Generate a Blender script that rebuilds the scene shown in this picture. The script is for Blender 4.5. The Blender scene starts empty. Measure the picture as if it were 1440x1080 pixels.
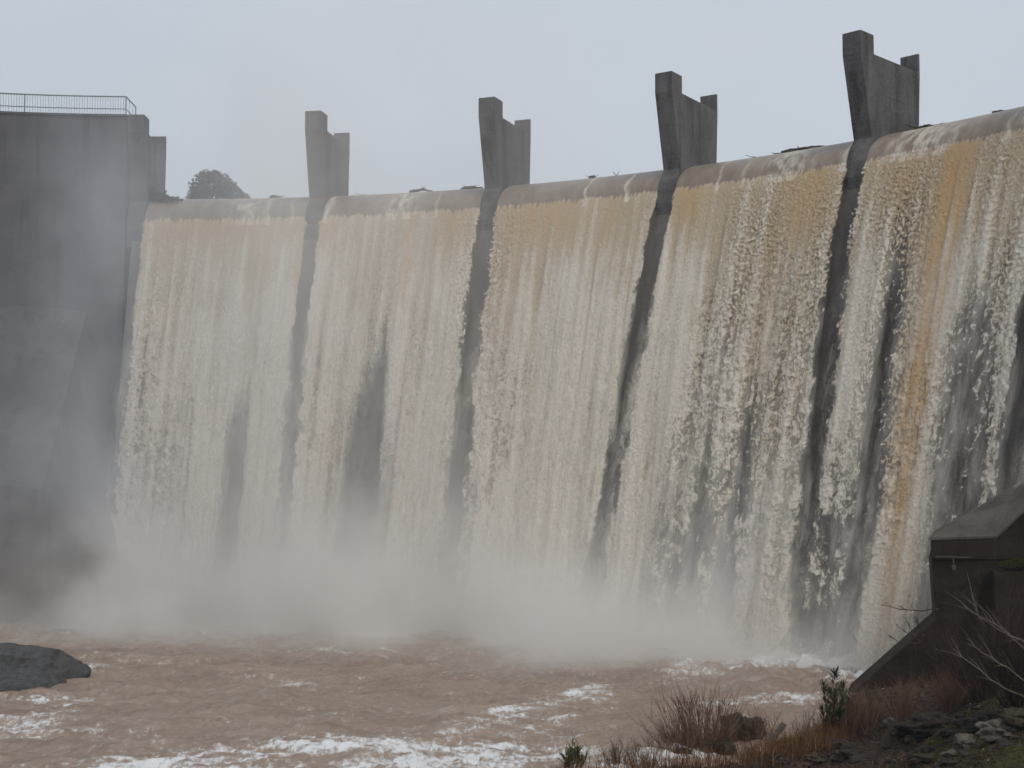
import bpy, bmesh, math, random
import numpy as np
from mathutils import Vector, noise as mnoise

S = bpy.context.scene
COL = S.collection
random.seed(7)
RNG = np.random.default_rng(11)
R = math.radians

# ------------------------------------------------------------------ layout
HC = 7.3                                   # camera height above the pool
F = 1900.0                                 # focal length in photo pixels (1440 wide)
PITCH = R(3.13)
CX, CY, RN = -17.664, 22.23, 43.936        # arc centre of the dam, radius of the pier noses
TH0, DTH = -1.28, 11.64                    # first pier, spacing (degrees)
ZT, ZS, ZC, ZL = 24.31, 23.53, 20.74, 19.12  # pier top, saddle, crest, lip
PW = 0.42


def at(px, py, Y):
    """world point on the photo ray through px,py at ground distance Y"""
    return Vector(((px - 720) / F * Y / 1.0, Y, HC + Y * math.tan(PITCH + math.atan((540 - py) / F))))


def on_water(px, py, z=0.0):
    s = math.tan(PITCH + math.atan((540 - py) / F))
    return at(px, py, (z - HC) / s)


def pol(dr, th, z):
    """point at radius RN+dr, angle th in degrees"""
    a = R(th)
    return Vector((CX + (RN + dr) * math.sin(a), CY + (RN + dr) * math.cos(a), z))


# ------------------------------------------------------------------ noise
_PERM = np.random.default_rng(5).permutation(1024)
_ANG = np.random.default_rng(6).uniform(0, 2 * math.pi, 1024)


def pn(x, y, seed=0):
    x = np.asarray(x, float); y = np.asarray(y, float)
    xi = np.floor(x).astype(int); yi = np.floor(y).astype(int)
    xf = x - xi; yf = y - yi
    u = xf * xf * xf * (xf * (xf * 6 - 15) + 10); v = yf * yf * yf * (yf * (yf * 6 - 15) + 10)

    def g(ix, iy, dx, dy):
        h = _PERM[(_PERM[(ix + seed * 57) & 1023] + iy) & 1023]
        a = _ANG[h]
        return np.cos(a) * dx + np.sin(a) * dy
    a = g(xi, yi, xf, yf); b = g(xi + 1, yi, xf - 1, yf)
    c = g(xi, yi + 1, xf, yf - 1); d = g(xi + 1, yi + 1, xf - 1, yf - 1)
    return 1.5 * ((a + (b - a) * u) + ((c + (d - c) * u) - (a + (b - a) * u)) * v)


def fbm(x, y, n=4, seed=0, gain=.5):
    o = 0; a = 1
    for k in range(n):
        o = o + a * pn(x * 2 ** k, y * 2 ** k, seed + k); a *= gain
    return o


def sstep(a, b, x):
    t = np.clip((x - a) / (b - a), 0, 1)
    return t * t * (3 - 2 * t)


# ------------------------------------------------------------------ mesh helper
class MB:
    def __init__(s):
        s.v = []; s.f = []; s.a = []

    def add(s, vs, fs, a=0.0):
        n = len(s.v)
        s.v += [tuple(p) for p in vs]
        s.f += [tuple(i + n for i in f) for f in fs]
        s.a += [a] * len(vs)

    def tube(s, pts, r0, r1, n=5, a=0.0):
        pts = [Vector(p) for p in pts]
        vs = []; fs = []; m = len(pts)
        for i, p in enumerate(pts):
            d = (pts[min(i + 1, m - 1)] - pts[max(i - 1, 0)]).normalized()
            u = d.cross(Vector((0.31, 0.87, 0.38)))
            u = u.normalized() if u.length > 1e-4 else Vector((1, 0, 0))
            w = d.cross(u)
            r = r0 + (r1 - r0) * i / (m - 1)
            for k in range(n):
                t = 2 * math.pi * k / n
                vs.append(p + u * (r * math.cos(t)) + w * (r * math.sin(t)))
        for i in range(m - 1):
            for k in range(n):
                k2 = (k + 1) % n
                fs.append((i * n + k, i * n + k2, i * n + n + k2, i * n + n + k))
        fs.append(tuple(range(n - 1, -1, -1))); fs.append(tuple(range((m - 1) * n, m * n)))
        s.add(vs, fs, a)

    def loft(s, A, B, a=0.0):
        """closed solid between two polygons of the same count"""
        n = len(A)
        fs = [(k, (k + 1) % n, n + (k + 1) % n, n + k) for k in range(n)]
        fs += [tuple(range(n - 1, -1, -1)), tuple(range(n, 2 * n))]
        s.add(list(A) + list(B), fs, a)

    def box(s, c, u, v, w, a=0.0):
        c, u, v, w = map(Vector, (c, u, v, w))
        q = [c + u * i + v * j + w * k for i in (-1, 1) for j in (-1, 1) for k in (-1, 1)]
        s.add(q, [(0, 1, 3, 2), (4, 6, 7, 5), (0, 4, 5, 1), (2, 3, 7, 6), (0, 2, 6, 4), (1, 5, 7, 3)], a)

    def leaf(s, p, d, side, L, W, a=0.0):
        p = Vector(p); d = Vector(d).normalized(); side = Vector(side)
        side = (side - d * side.dot(d)).normalized()
        s.add([p, p + d * L * .45 + side * W, p + d * L, p + d * L * .45 - side * W], [(0, 1, 2, 3)], a)

    def build(s, name, mat, parent=None, smooth=False, recalc=True, at_base=None):
        me = bpy.data.meshes.new(name)
        vs = s.v
        off = Vector((0, 0, 0))
        if at_base is not None:
            off = Vector(at_base); vs = [tuple(Vector(p) - off) for p in vs]
        me.from_pydata(vs, [], s.f)
        at_ = me.attributes.new('var', 'FLOAT', 'POINT'); at_.data.foreach_set('value', np.array(s.a, np.float32))
        if recalc:
            bm = bmesh.new(); bm.from_mesh(me)
            bmesh.ops.recalc_face_normals(bm, faces=bm.faces); bm.to_mesh(me); bm.free()
        if smooth:
            me.shade_smooth()
        me.materials.append(mat)
        o = bpy.data.objects.new(name, me); COL.objects.link(o)
        o.location = off
        if parent:
            o.parent = parent
            if at_base is None:
                o.location = -parent.location
            else:
                o.location = off - parent.location
        return o


def grid_obj(name, P, mat, attrs=None, uv=None, parent=None, smooth=True, flip=False):
    """P: (n,m,3) grid"""
    n, m, _ = P.shape
    idx = np.arange(n * m).reshape(n, m)
    q = np.stack([idx[:-1, :-1], idx[1:, :-1], idx[1:, 1:], idx[:-1, 1:]], -1).reshape(-1, 4)
    if flip:
        q = q[:, ::-1]
    me = bpy.data.meshes.new(name)
    me.vertices.add(n * m); me.vertices.foreach_set('co', P.reshape(-1).astype(np.float32))
    me.loops.add(q.size); me.loops.foreach_set('vertex_index', q.reshape(-1).astype(np.int32))
    me.polygons.add(len(q)); me.polygons.foreach_set('loop_start', np.arange(0, q.size, 4, dtype=np.int32))
    me.update(calc_edges=True)
    for k, a in (attrs or {}).items():
        t = me.attributes.new(k, 'FLOAT', 'POINT'); t.data.foreach_set('value', a.reshape(-1).astype(np.float32))
    if uv is not None:
        t = me.attributes.new('flow', 'FLOAT_VECTOR', 'POINT')
        t.data.foreach_set('vector', uv.reshape(-1).astype(np.float32))
    if smooth:
        me.shade_smooth()
    me.materials.append(mat)
    o = bpy.data.objects.new(name, me); COL.objects.link(o)
    if parent:
        o.parent = parent; o.location = -parent.location
    return o


def tag(o, label=None, cat=None, group=None, kind=None):
    if label: o['label'] = label
    if cat: o['category'] = cat
    if group: o['group'] = group
    if kind: o['kind'] = kind
    return o


def empty(name, loc, label, cat, group=None):
    o = bpy.data.objects.new(name, None); COL.objects.link(o); o.location = loc
    o.empty_display_size = .3
    return tag(o, label, cat, group)


# ------------------------------------------------------------------ materials
class NT:
    def __init__(s, name):
        s.m = bpy.data.materials.new(name); s.m.use_nodes = True
        s.t = s.m.node_tree; s.t.nodes.clear()
        s.out = s.n('ShaderNodeOutputMaterial')

    def n(s, typ, **kw):
        x = s.t.nodes.new(typ)
        for k, v in kw.items():
            setattr(x, k, v)
        return x

    def l(s, a, b): s.t.links.new(a, b)

    def val(s, sock, v):
        if hasattr(v, 'is_output') or isinstance(v, bpy.types.NodeSocket): s.l(v, sock)
        else: sock.default_value = v

    def math(s, op, a, b=0.0, c=None, clamp=False):
        x = s.n('ShaderNodeMath', operation=op); x.use_clamp = clamp
        s.val(x.inputs[0], a); s.val(x.inputs[1], b)
        if c is not None: s.val(x.inputs[2], c)
        return x.outputs[0]

    def noise(s, vec, scale, detail=4, rough=.55, dist=0.0):
        x = s.n('ShaderNodeTexNoise')
        if vec is not None: s.l(vec, x.inputs['Vector'])
        x.inputs['Scale'].default_value = scale; x.inputs['Detail'].default_value = detail
        x.inputs['Roughness'].default_value = rough; x.inputs['Distortion'].default_value = dist
        return x.outputs['Fac']

    def mapr(s, v, a, b, c=0.0, d=1.0, smooth=True):
        x = s.n('ShaderNodeMapRange'); x.interpolation_type = 'SMOOTHSTEP' if smooth else 'LINEAR'
        s.val(x.inputs[0], v)
        for i, q in enumerate((a, b, c, d)): s.val(x.inputs[i + 1], q)
        return x.outputs[0]

    def mix(s, f, a, b):
        x = s.n('ShaderNodeMix', data_type='RGBA')
        s.val(x.inputs[0], f)
        for i, c in ((6, a), (7, b)):
            if isinstance(c, tuple): x.inputs[i].default_value = (*c, 1)
            else: s.l(c, x.inputs[i])
        return x.outputs[2]

    def scaled(s, vec, sc):
        x = s.n('ShaderNodeVectorMath', operation='MULTIPLY'); s.l(vec, x.inputs[0]); x.inputs[1].default_value = sc
        return x.outputs[0]

    def attr(s, name, vec=False):
        x = s.n('ShaderNodeAttribute', attribute_name=name)
        return x.outputs['Vector'] if vec else x.outputs['Fac']

    def obj(s): return s.n('ShaderNodeTexCoord').outputs['Object']

    def pos(s): return s.n('ShaderNodeNewGeometry').outputs['Position']

    def bsdf(s, col, rough=.8, spec=.4, bump=None, bstr=.5, bdist=.05, alpha=None, trans=None):
        b = s.n('ShaderNodeBsdfPrincipled')
        if isinstance(col, tuple): b.inputs['Base Color'].default_value = (*col, 1)
        else: s.l(col, b.inputs['Base Color'])
        s.val(b.inputs['Roughness'], rough); b.inputs['Specular IOR Level'].default_value = spec
        if bump is not None:
            q = s.n('ShaderNodeBump'); q.inputs['Strength'].default_value = bstr; q.inputs['Distance'].default_value = bdist
            s.l(bump, q.inputs['Height']); s.l(q.outputs[0], b.inputs['Normal'])
        if alpha is not None: s.val(b.inputs['Alpha'], alpha)
        return b.outputs[0]

    def done(s, sh):
        s.l(sh, s.out.inputs['Surface']); return s.m


def concrete(name, c0, c1, stain, rough=.85, streak=.5, spec=.35):
    t = NT(name); p = t.pos()
    n1 = t.noise(p, .7, 6, .6); n2 = t.noise(p, 9, 5, .6)
    st = t.noise(t.scaled(p, (1.6, 1.6, .12)), 1.0, 5, .6, .4)
    fs = t.noise(t.scaled(p, (7, 7, .25)), 1.0, 4, .6)
    col = t.mix(t.mapr(n1, .3, .7), c0, c1)
    col = t.mix(t.math('MULTIPLY', t.mapr(st, .48, .66), streak), col, stain)
    col = t.mix(t.math('MULTIPLY', t.mapr(fs, .55, .75), streak * .6), col, stain)
    col = t.mix(t.mapr(n2, .35, .75, 0, .35), col, tuple(x * 1.5 for x in c1))
    wv = t.n('ShaderNodeSeparateXYZ'); t.l(p, wv.inputs[0])
    lift = t.math('FRACT', t.math('DIVIDE', wv.outputs[2], 1.22))     # lift joints of the pour
    joint = t.mapr(t.math('ABSOLUTE', t.math('SUBTRACT', lift, .5)), .488, .498)
    col = t.mix(t.math('MULTIPLY', joint, .45), col, stain)
    h = t.math('ADD', t.math('MULTIPLY', n2, .6), t.math('MULTIPLY', t.noise(p, 40, 3), .3))
    return t.done(t.bsdf(col, rough, spec, h, .5, .03))


M = {}
M['pier'] = concrete('pier_concrete', (.055, .051, .051), (.115, .108, .104), (.022, .019, .018), .85, .85)
M['dam'] = concrete('wet_dam_concrete', (.085, .076, .069), (.135, .12, .11), (.04, .035, .031), .5, .6, .4)
M['abut'] = concrete('abutment_concrete', (.045, .044, .047), (.080, .073, .071), (.026, .022, .020), .8, .8)
M['steel'] = (lambda t: t.done(t.bsdf(t.mix(t.noise(t.pos(), 6), (.14, .145, .15), (.20, .20, .20)), .5, .5)))(NT('galvanised_rail'))


def wing_mat():
    t = NT('dark_wet_wall'); p = t.pos()
    st = t.noise(t.scaled(p, (1.5, 1.5, .15)), 1.0, 5, .6, .5)
    fs = t.noise(t.scaled(p, (6, 6, .3)), 1.0, 4, .6)
    col = t.mix(t.mapr(t.noise(p, .8, 6, .6), .3, .7), (.016, .0105, .0075), (.034, .022, .0155))
    col = t.mix(t.math('MULTIPLY', t.mapr(st, .52, .68), .7), col, (.058, .025, .013))
    col = t.mix(t.math('MULTIPLY', t.mapr(fs, .60, .74), .45), col, (.07, .055, .045))
    col = t.mix(t.math('MULTIPLY', t.mapr(t.noise(t.scaled(p, (1, 1, 2.5)), 1.1, 5, .65), .5, .66), .5), col, (.035, .035, .016))
    h = t.math('ADD', t.noise(p, 9, 6, .65), t.math('MULTIPLY', t.noise(p, 45, 3), .3))
    return t.done(t.bsdf(col, .75, .15, h, .8, .05))


M['wing'] = wing_mat()
M['coping'] = concrete('coping_concrete', (.055, .046, .039), (.10, .085, .073), (.032, .024, .019), .85, .6)


def water_fall_mat():
    t = NT('falling_brown_water')
    uv = t.attr('flow', True); th = t.attr('thick'); foam = t.attr('foam'); rust = t.attr('rust'); aer = t.attr('aer')
    fine = t.noise(t.scaled(uv, (7.5, 5.2, 1)), 1.0, 6, .72, .6)
    fine2 = t.noise(t.scaled(uv, (20, 10, 1)), 1.0, 4, .65, .3)
    mott = t.noise(t.scaled(uv, (2.6, .55, 1)), 1.0, 5, .6, .3)
    f2 = t.mapr(t.math('ADD', foam, t.math('ADD', t.math('MULTIPLY', t.math('SUBTRACT', fine, .5), 1.0), t.math('MULTIPLY', t.math('SUBTRACT', mott, .5), .7))), .15, .85)
    col = t.mix(f2, (.56, .452, .315), (.81, .745, .640))
    col = t.mix(t.math('MULTIPLY', rust, t.mapr(fine, .2, .7, 1.0, .55)), col, (.63, .385, .165))
    smooth = t.mix(t.mapr(mott, .35, .65), (.205, .16, .127), (.265, .215, .175))
    col = t.mix(aer, smooth, col)
    rough = t.mapr(aer, 0, 1, .38, .7)
    h = t.math('ADD', t.math('MULTIPLY', fine, 1.0), t.math('MULTIPLY', fine2, .4))
    b = t.n('ShaderNodeBsdfPrincipled')
    t.l(col, b.inputs['Base Color']); t.l(rough, b.inputs['Roughness']); b.inputs['Specular IOR Level'].default_value = .2
    q = t.n('ShaderNodeBump'); q.inputs['Distance'].default_value = .12
    t.l(t.mapr(aer, 0, 1, .12, .6), q.inputs['Strength']); t.l(h, q.inputs['Height']); t.l(q.outputs[0], b.inputs['Normal'])
    tr = t.n('ShaderNodeBsdfTranslucent'); t.l(col, tr.inputs['Color'])
    ms = t.n('ShaderNodeMixShader'); t.l(t.math('MULTIPLY', aer, .22), ms.inputs[0]); t.l(b.outputs[0], ms.inputs[1]); t.l(tr.outputs[0], ms.inputs[2])
    a = t.math('ADD', th, t.math('ADD', t.math('MULTIPLY', t.math('SUBTRACT', fine, .5), .80), t.math('MULTIPLY', t.math('SUBTRACT', fine2, .5), .70)))
    al = t.mapr(a, -.12, .62)
    clear = t.n('ShaderNodeBsdfTransparent')
    m2 = t.n('ShaderNodeMixShader'); t.l(al, m2.inputs[0]); t.l(clear.outputs[0], m2.inputs[1]); t.l(ms.outputs[0], m2.inputs[2])
    return t.done(m2.outputs[0])


M['fall'] = water_fall_mat()


def veil_mat():
    t = NT('thin_spray_sheet'); uv = t.attr('flow', True)
    n = t.noise(t.scaled(uv, (2.2, .5, 1)), 1, 5, .62, .4)
    col = t.mix(t.mapr(n, .3, .7), (.36, .33, .295), (.62, .59, .545))
    b = t.bsdf(col, .8, .2)
    a = t.math('ADD', t.attr('cover'), t.math('MULTIPLY', t.math('SUBTRACT', n, .5), .9), clamp=True)
    c = t.n('ShaderNodeBsdfTransparent'); m = t.n('ShaderNodeMixShader')
    t.l(t.mapr(a, 0, 1, 0, .92), m.inputs[0]); t.l(c.outputs[0], m.inputs[1]); t.l(b, m.inputs[2])
    return t.done(m.outputs[0])


M['veil'] = veil_mat()


def spray_mat():
    t = NT('fine_flying_spray'); uv = t.attr('flow', True)
    st = t.noise(t.scaled(uv, (1.1, .16, 1)), 1, 4, .6, .5)
    md = t.noise(t.scaled(uv, (3.0, 1.1, 1)), 1, 5, .65, .7)
    gr = t.noise(t.scaled(uv, (13, 8, 1)), 1, 4, .7, .3)
    col = t.mix(t.mapr(gr, .3, .7), (.58, .52, .435), (.80, .75, .665))
    b = t.bsdf(col, .9, .1)
    a = t.math('ADD', t.math('ADD', t.math('MULTIPLY', st, .9), t.math('MULTIPLY', md, .7)), t.math('MULTIPLY', gr, .55))
    a = t.math('MULTIPLY', t.mapr(a, .88, 1.42), t.attr('cover'))
    c = t.n('ShaderNodeBsdfTransparent'); m = t.n('ShaderNodeMixShader')
    t.l(a, m.inputs[0]); t.l(c.outputs[0], m.inputs[1]); t.l(b, m.inputs[2])
    return t.done(m.outputs[0])


M['spray'] = spray_mat()


def pool_mat():
    t = NT('turbid_river_water'); p = t.pos(); foam = t.attr('foam')
    ps = t.scaled(p, (1, .55, 1))
    br = t.noise(ps, 2.6, 7, .72, 1.6); br2 = t.noise(ps, 8, 6, .7, 1.2)
    a = t.math('ADD', foam, t.math('ADD', t.math('MULTIPLY', t.math('SUBTRACT', br, .5), 1.35), t.math('MULTIPLY', t.math('SUBTRACT', br2, .5), 1.35)))
    fo = t.mapr(a, .36, .74)
    col = t.mix(t.mapr(t.noise(t.scaled(p, (.35, .8, 1)), 1, 5, .6, .6), .3, .7), (.215, .156, .118), (.285, .215, .170))
    col = t.mix(t.mapr(a, .15, .55, 0, .5), col, (.42, .33, .26))
    col = t.mix(fo, col, (.66, .665, .67))
    h = t.math('ADD', t.noise(ps, 2.2, 5, .6, .5), t.math('ADD', t.math('MULTIPLY', br2, .35), t.math('MULTIPLY', fo, .25)))
    return t.done(t.bsdf(col, t.mapr(fo, 0, 1, .28, .8), .35, h, .55, .10))


M['pool'] = pool_mat()


def bank_mat():
    t = NT('bank_soil'); p = t.pos()
    n = t.noise(p, 1.1, 7, .65); n2 = t.noise(p, 7, 6, .7)
    col = t.mix(t.mapr(n2, .3, .7), (.020, .014, .010), (.072, .052, .037))
    mossy = t.attr('moss')
    mm = t.mapr(t.math('ADD', mossy, t.math('SUBTRACT', n, .5)), .3, .6)
    col = t.mix(mm, col, t.mix(t.mapr(t.noise(p, 16, 5, .7), .35, .65), (.030, .038, .010), (.105, .095, .035)))
    lit = t.mapr(t.noise(p, 24, 3, .6), .60, .66)
    col = t.mix(t.math('MULTIPLY', lit, .5), col, (.19, .145, .08))
    return t.done(t.bsdf(col, .9, .12, t.math('ADD', n2, t.math('MULTIPLY', t.noise(p, 30, 4, .7), .5)), 1.0, .12))


M['bank'] = bank_mat()


def rock_mat(name, a, b, moss=.0):
    t = NT(name); p = t.pos()
    col = t.mix(t.mapr(t.noise(p, 5, 7, .68), .33, .67), a, b)
    col = t.mix(t.mapr(t.noise(p, 26, 4, .7), .56, .7, 0, .5), col, tuple(min(1, x * 2.1) for x in b))
    if moss:
        g = t.n('ShaderNodeNewGeometry'); sx = t.n('ShaderNodeSeparateXYZ'); t.l(g.outputs['Normal'], sx.inputs[0])
        col = t.mix(t.math('MULTIPLY', t.mapr(t.math('ADD', sx.outputs[2], t.noise(p, 6, 4)), .9, 1.3), moss), col, (.045, .06, .012))
    return t.done(t.bsdf(col, .8, .2, t.math('ADD', t.noise(p, 9, 6, .7), t.math('MULTIPLY', t.noise(p, 35, 4, .7), .4)), .9, .07))


M['rock_dark'] = rock_mat('dark_wet_rock', (.016, .013, .011), (.055, .045, .037))
M['rock_pale'] = rock_mat('pale_stone', (.065, .055, .045), (.165, .14, .115))
M['rock_brown'] = rock_mat('brown_boulder', (.030, .022, .018), (.075, .055, .043), .3)
M['rock_far'] = rock_mat('mossy_outcrop', (.050, .051, .052), (.095, .095, .094))


def vary(name, ramp, rough=.8, spec=.25, transl=0.0):
    t = NT(name)
    r = t.n('ShaderNodeValToRGB'); t.l(t.attr('var'), r.inputs[0])
    e = r.color_ramp.elements
    while len(e) > 1: e.remove(e[-1])
    e[0].position = ramp[0][0]; e[0].color = (*ramp[0][1], 1)
    for p, c in ramp[1:]:
        x = e.new(p); x.color = (*c, 1)
    sh = t.bsdf(r.outputs[0], rough, spec)
    if transl:
        tr = t.n('ShaderNodeBsdfTranslucent'); t.l(r.outputs[0], tr.inputs[0])
        m = t.n('ShaderNodeMixShader'); m.inputs[0].default_value = transl
        t.l(sh, m.inputs[1]); t.l(tr.outputs[0], m.inputs[2]); sh = m.outputs[0]
    return t.done(sh)


M['red_stem'] = vary('reddish_bare_stem', [(0, (.075, .040, .030)), (.5, (.135, .068, .045)), (1, (.20, .125, .085))])
M['pale_stem'] = vary('pale_bare_stem', [(0, (.07, .055, .045)), (1, (.19, .15, .12))])
M['dark_stem'] = vary('dark_bare_stem', [(0, (.022, .015, .013)), (1, (.07, .045, .035))])
M['straw'] = vary('dry_reddish_grass', [(0, (.060, .030, .018)), (.4, (.13, .062, .030)), (.75, (.20, .105, .05)), (1, (.30, .21, .12))], .85, .15, .2)
M['ever'] = vary('evergreen_leaf', [(0, (.016, .024, .008)), (.6, (.042, .055, .018)), (1, (.085, .085, .032))], .6, .35, .2)
M['olive'] = vary('olive_shoot', [(0, (.03, .035, .010)), (1, (.13, .125, .035))], .7, .25, .25)
M['moss'] = vary('moss_blade', [(0, (.024, .03, .007)), (.6, (.065, .075, .017)), (1, (.17, .135, .05))], .85, .15, .2)
M['drift'] = vary('wet_driftwood', [(0, (.016, .013, .012)), (1, (.05, .038, .032))], .8, .3)
M['tree_leaf'] = vary('far_tree_leaf', [(0, (.03, .036, .026)), (1, (.085, .095, .065))], .8, .2, .2)
M['bark'] = vary('bark', [(0, (.05, .04, .03)), (1, (.09, .07, .055))])
M['hill'] = (lambda t: t.done(t.bsdf(t.mix(t.noise(t.pos(), .2, 6), (.05, .055, .03), (.09, .085, .05)), .9, .2)))(NT('hill_scrub'))
M['ground'] = (lambda t: t.done(t.bsdf(t.mix(t.noise(t.pos(), .3, 6), (.05, .04, .03), (.10, .08, .06)), .9, .2)))(NT('river_bed'))


# ------------------------------------------------------------------ dam
THA, THB = -24.0, 80.0


def face_r(z):
    """radius offset of the concrete downstream face at height z"""
    d = max(0, ZL - z)
    return .55 - 4.0 * (d / 16.4) ** .9


def crest_pts(off=0.0, n=12):
    out = []
    for k in range(n + 1):
        a = R(84) * k / n
        out.append((4.35 - (4.05 + off * 0) * math.sin(a) / math.sin(R(84)), ZC + off - (ZC - ZL) * (1 - math.cos(a)) / (1 - math.cos(R(84)))))
    return out


dam = empty('dam', pol(0, 22, 0), 'tall curved concrete dam with muddy flood water pouring over its crest between the piers', 'dam')


def sweep(profile, th_a, th_b, n, name, mat, parent):
    mb = MB(); m = len(profile); vs = []; fs = []
    for i in range(n + 1):
        th = th_a + (th_b - th_a) * i / n
        vs += [pol(dr, th, z) for dr, z in profile]
    for i in range(n):
        for k in range(m):
            k2 = (k + 1) % m
            fs.append((i * m + k, i * m + k2, (i + 1) * m + k2, (i + 1) * m + k))
    fs.append(tuple(range(m))); fs.append(tuple(range(n * m + m - 1, n * m - 1, -1)))
    mb.add(vs, fs)
    return mb.build(name, mat, parent)


prof = [(7.6, -1.6), (7.6, 19.2), (7.0, 20.3), (5.6, 20.55)] + crest_pts(-.07) + [(face_r(z), z) for z in np.linspace(18.7, -1.6, 14)]
sweep(prof, TH0 - .2, THB, 80, 'spillway_face', M['dam'], dam)
# left abutment block
aprof = [(7.6, -1.6), (7.6, ZT - .12), (-.02, ZT - .12), (-.02, 19.5), (-.35, 12), (-.8, -1.6)]
sweep(aprof, THA, TH0 - .56, 22, 'abutment', M['abut'], dam)
cprof = [(7.7, ZT - .118), (7.7, ZT - .02), (-.10, ZT - .02), (-.10, ZT - .118)]
sweep(cprof, THA, TH0 - .56, 22, 'coping', M['abut'], dam)


def pier(i):
    th = TH0 + DTH * i
    a = R(th); e = Vector((math.sin(a), math.cos(a), 0)); l = Vector((math.cos(a), -math.sin(a), 0))
    base = Vector((CX, CY, 0)) + e * RN
    side = [(0, ZT), (0, ZT - .9), (.76, 20.1), (.38, 19.6), (.19, 19.1), (.12, 18.5), (.25, 17.7), (1.0, 17.0), (6.6, 17.0), (6.6, 20.5), (4.55, 20.7), (4.72, ZT - .95), (4.72, ZT), (4.58, ZT), (4.58, ZS - .02), (1.02, ZS), (1.02, ZT)]
    mb = MB()
    A = [base + e * r - l * PW + Vector((0, 0, z)) for r, z in side]
    B = [base + e * r + l * PW + Vector((0, 0, z)) for r, z in side]
    mb.loft(A, B)
    o = mb.build('pier', M['pier'], dam)
    mod = o.modifiers.new('bevel', 'BEVEL'); mod.width = .03; mod.segments = 2; mod.limit_method = 'ANGLE'
    # narrow tail wall carrying the pier line down the face
    return o


for i in range(6):
    pier(i)

# railing on the abutment
rl = empty('railing', pol(.4, -8, ZT - .02), 'thin grey steel railing along the top of the dark left abutment', 'railing')
mz = ZT - .02
th_r0, th_r1 = -17.5, TH0 - .75
HR = .98


def arc_pts(dr, z, a, b, n): return [pol(dr, a + (b - a) * k / n, z) for k in range(n + 1)]


for z, nm, r in ((mz + HR, 'top_rail', .035), (mz + .36, 'middle_rail', .024), (mz + .08, 'bottom_rail', .02)):
    mb = MB(); mb.tube(arc_pts(.3, z, th_r0, th_r1, 20), r, r, 6)
    c0 = pol(.3, th_r1, z); c1 = pol(2.3, th_r1, z); mb.tube([c0, c1], r, r, 6)
    if nm == 'middle_rail': mb.tube([c1, pol(2.3, th_r1 + .75, z)], r, r, 6)
    mb.build(nm, M['steel'], rl)
step_deg = math.degrees(.125 / RN)
nb = int((th_r1 - th_r0) / step_deg)
for k in range(0, nb, 1):
    th = th_r1 - k * step_deg
    post = (k % 39 == 0)
    if not post and k > 92: continue
    mb = MB(); r = .035 if post else .011
    mb.tube([pol(.3, th, mz - .0), pol(.3, th, mz + HR)], r, r, 5)
    mb.build('post' if post else 'picket', M['steel'], rl)
for dr in (1.0, 1.7, 2.3):
    mb = MB(); r = .03 if dr > 2 else .011
    mb.tube([pol(dr, th_r1, mz), pol(dr, th_r1, mz + HR)], r, r, 5)
    mb.build('post' if dr > 2 else 'picket', M['steel'], rl)

# ------------------------------------------------------------------ curtains of falling water
# per gap: (lateral drift in metres at the foot, half width at the lip, half width at the foot)
GAP = {0: (-.4, .35, .3), 1: (.45, .28, .10), 2: (.3, .36, .12), 3: (-1.2, .38, .20), 4: (.5, .36, .14), 5: (.6, .4, .5), 6: (0, .5, .6)}
# thin places: s fraction, width, first fall metre, last, strength (per bay)
THIN = {0: [(.68, .06, 7.5, 20, 1.1), (.42, .04, 4, 14, .25)],
        1: [(.48, .08, 4.0, 20, .9), (.39, .10, 7, 20, .85), (.60, .05, 10, 20, .4)],
        2: [(.12, .05, 10, 20, .35), (.9, .05, 6, 20, .25)],
        3: [(.45, .08, 3, 20, .30), (.66, .06, 7, 20, .45), (.28, .06, 8, 20, .50), (.5, .08, 10, 20, .45), (.80, .05, 11, 20, .35), (.92, .04, 8, 20, .25)],
        4: [(.30, .06, 2.0, 20, 1.05), (.12, .08, 9, 20, .40), (.73, .10, 3.5, 20, .95), (.84, .06, 6, 20, .60), (.22, .06, 10, 20, .60)],
        5: [(.5, .3, 3, 20, .4)]}
# brown streaks: s fraction, width, last metre, strength
RUST = {0: [(.5, .5, 1.6, .45), (.78, .03, 9, .35)],
        1: [(.58, .025, 7, .8), (.05, .06, 3, .5), (.85, .12, 3, .35)],
        2: [(.30, .32, 3.4, .75), (.72, .03, 4, .8), (.15, .12, 9, .4)],
        3: [(.10, .10, 3.0, .9), (.80, .12, 4.5, .85), (.66, .05, 16, .35)],
        4: [(.50, .075, 26, 1.15), (.56, .06, 6, 1.1), (.25, .15, 3.5, .45), (.45, .09, 20, .45)],
        5: [(.4, .2, 4, .4)]}
# how broken the sheet is across each bay: (s fraction, roughness)
BROKEN = {0: [(0, .75), (.3, .55), (.6, .4), (1, .55)], 1: [(0, .5), (.35, .4), (.5, .6), (.8, .5), (1, .8)],
          2: [(0, 1.0), (.25, .75), (.5, .35), (.9, .25), (1, .5)], 3: [(0, .45), (.2, .4), (.38, 1.0), (.7, .95), (1, .85)],
          4: [(0, 1.1), (.35, 1.15), (.5, .65), (.6, .7), (.72, 1.15), (1, 1.1)], 5: [(0, 1.1), (1, 1.1)]}


def billow(x, y, seed):
    n = pn(x, y, seed)
    return .62 * 1.5 * n + .38 * (np.abs(n) * 2.2 - .6)


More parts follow.
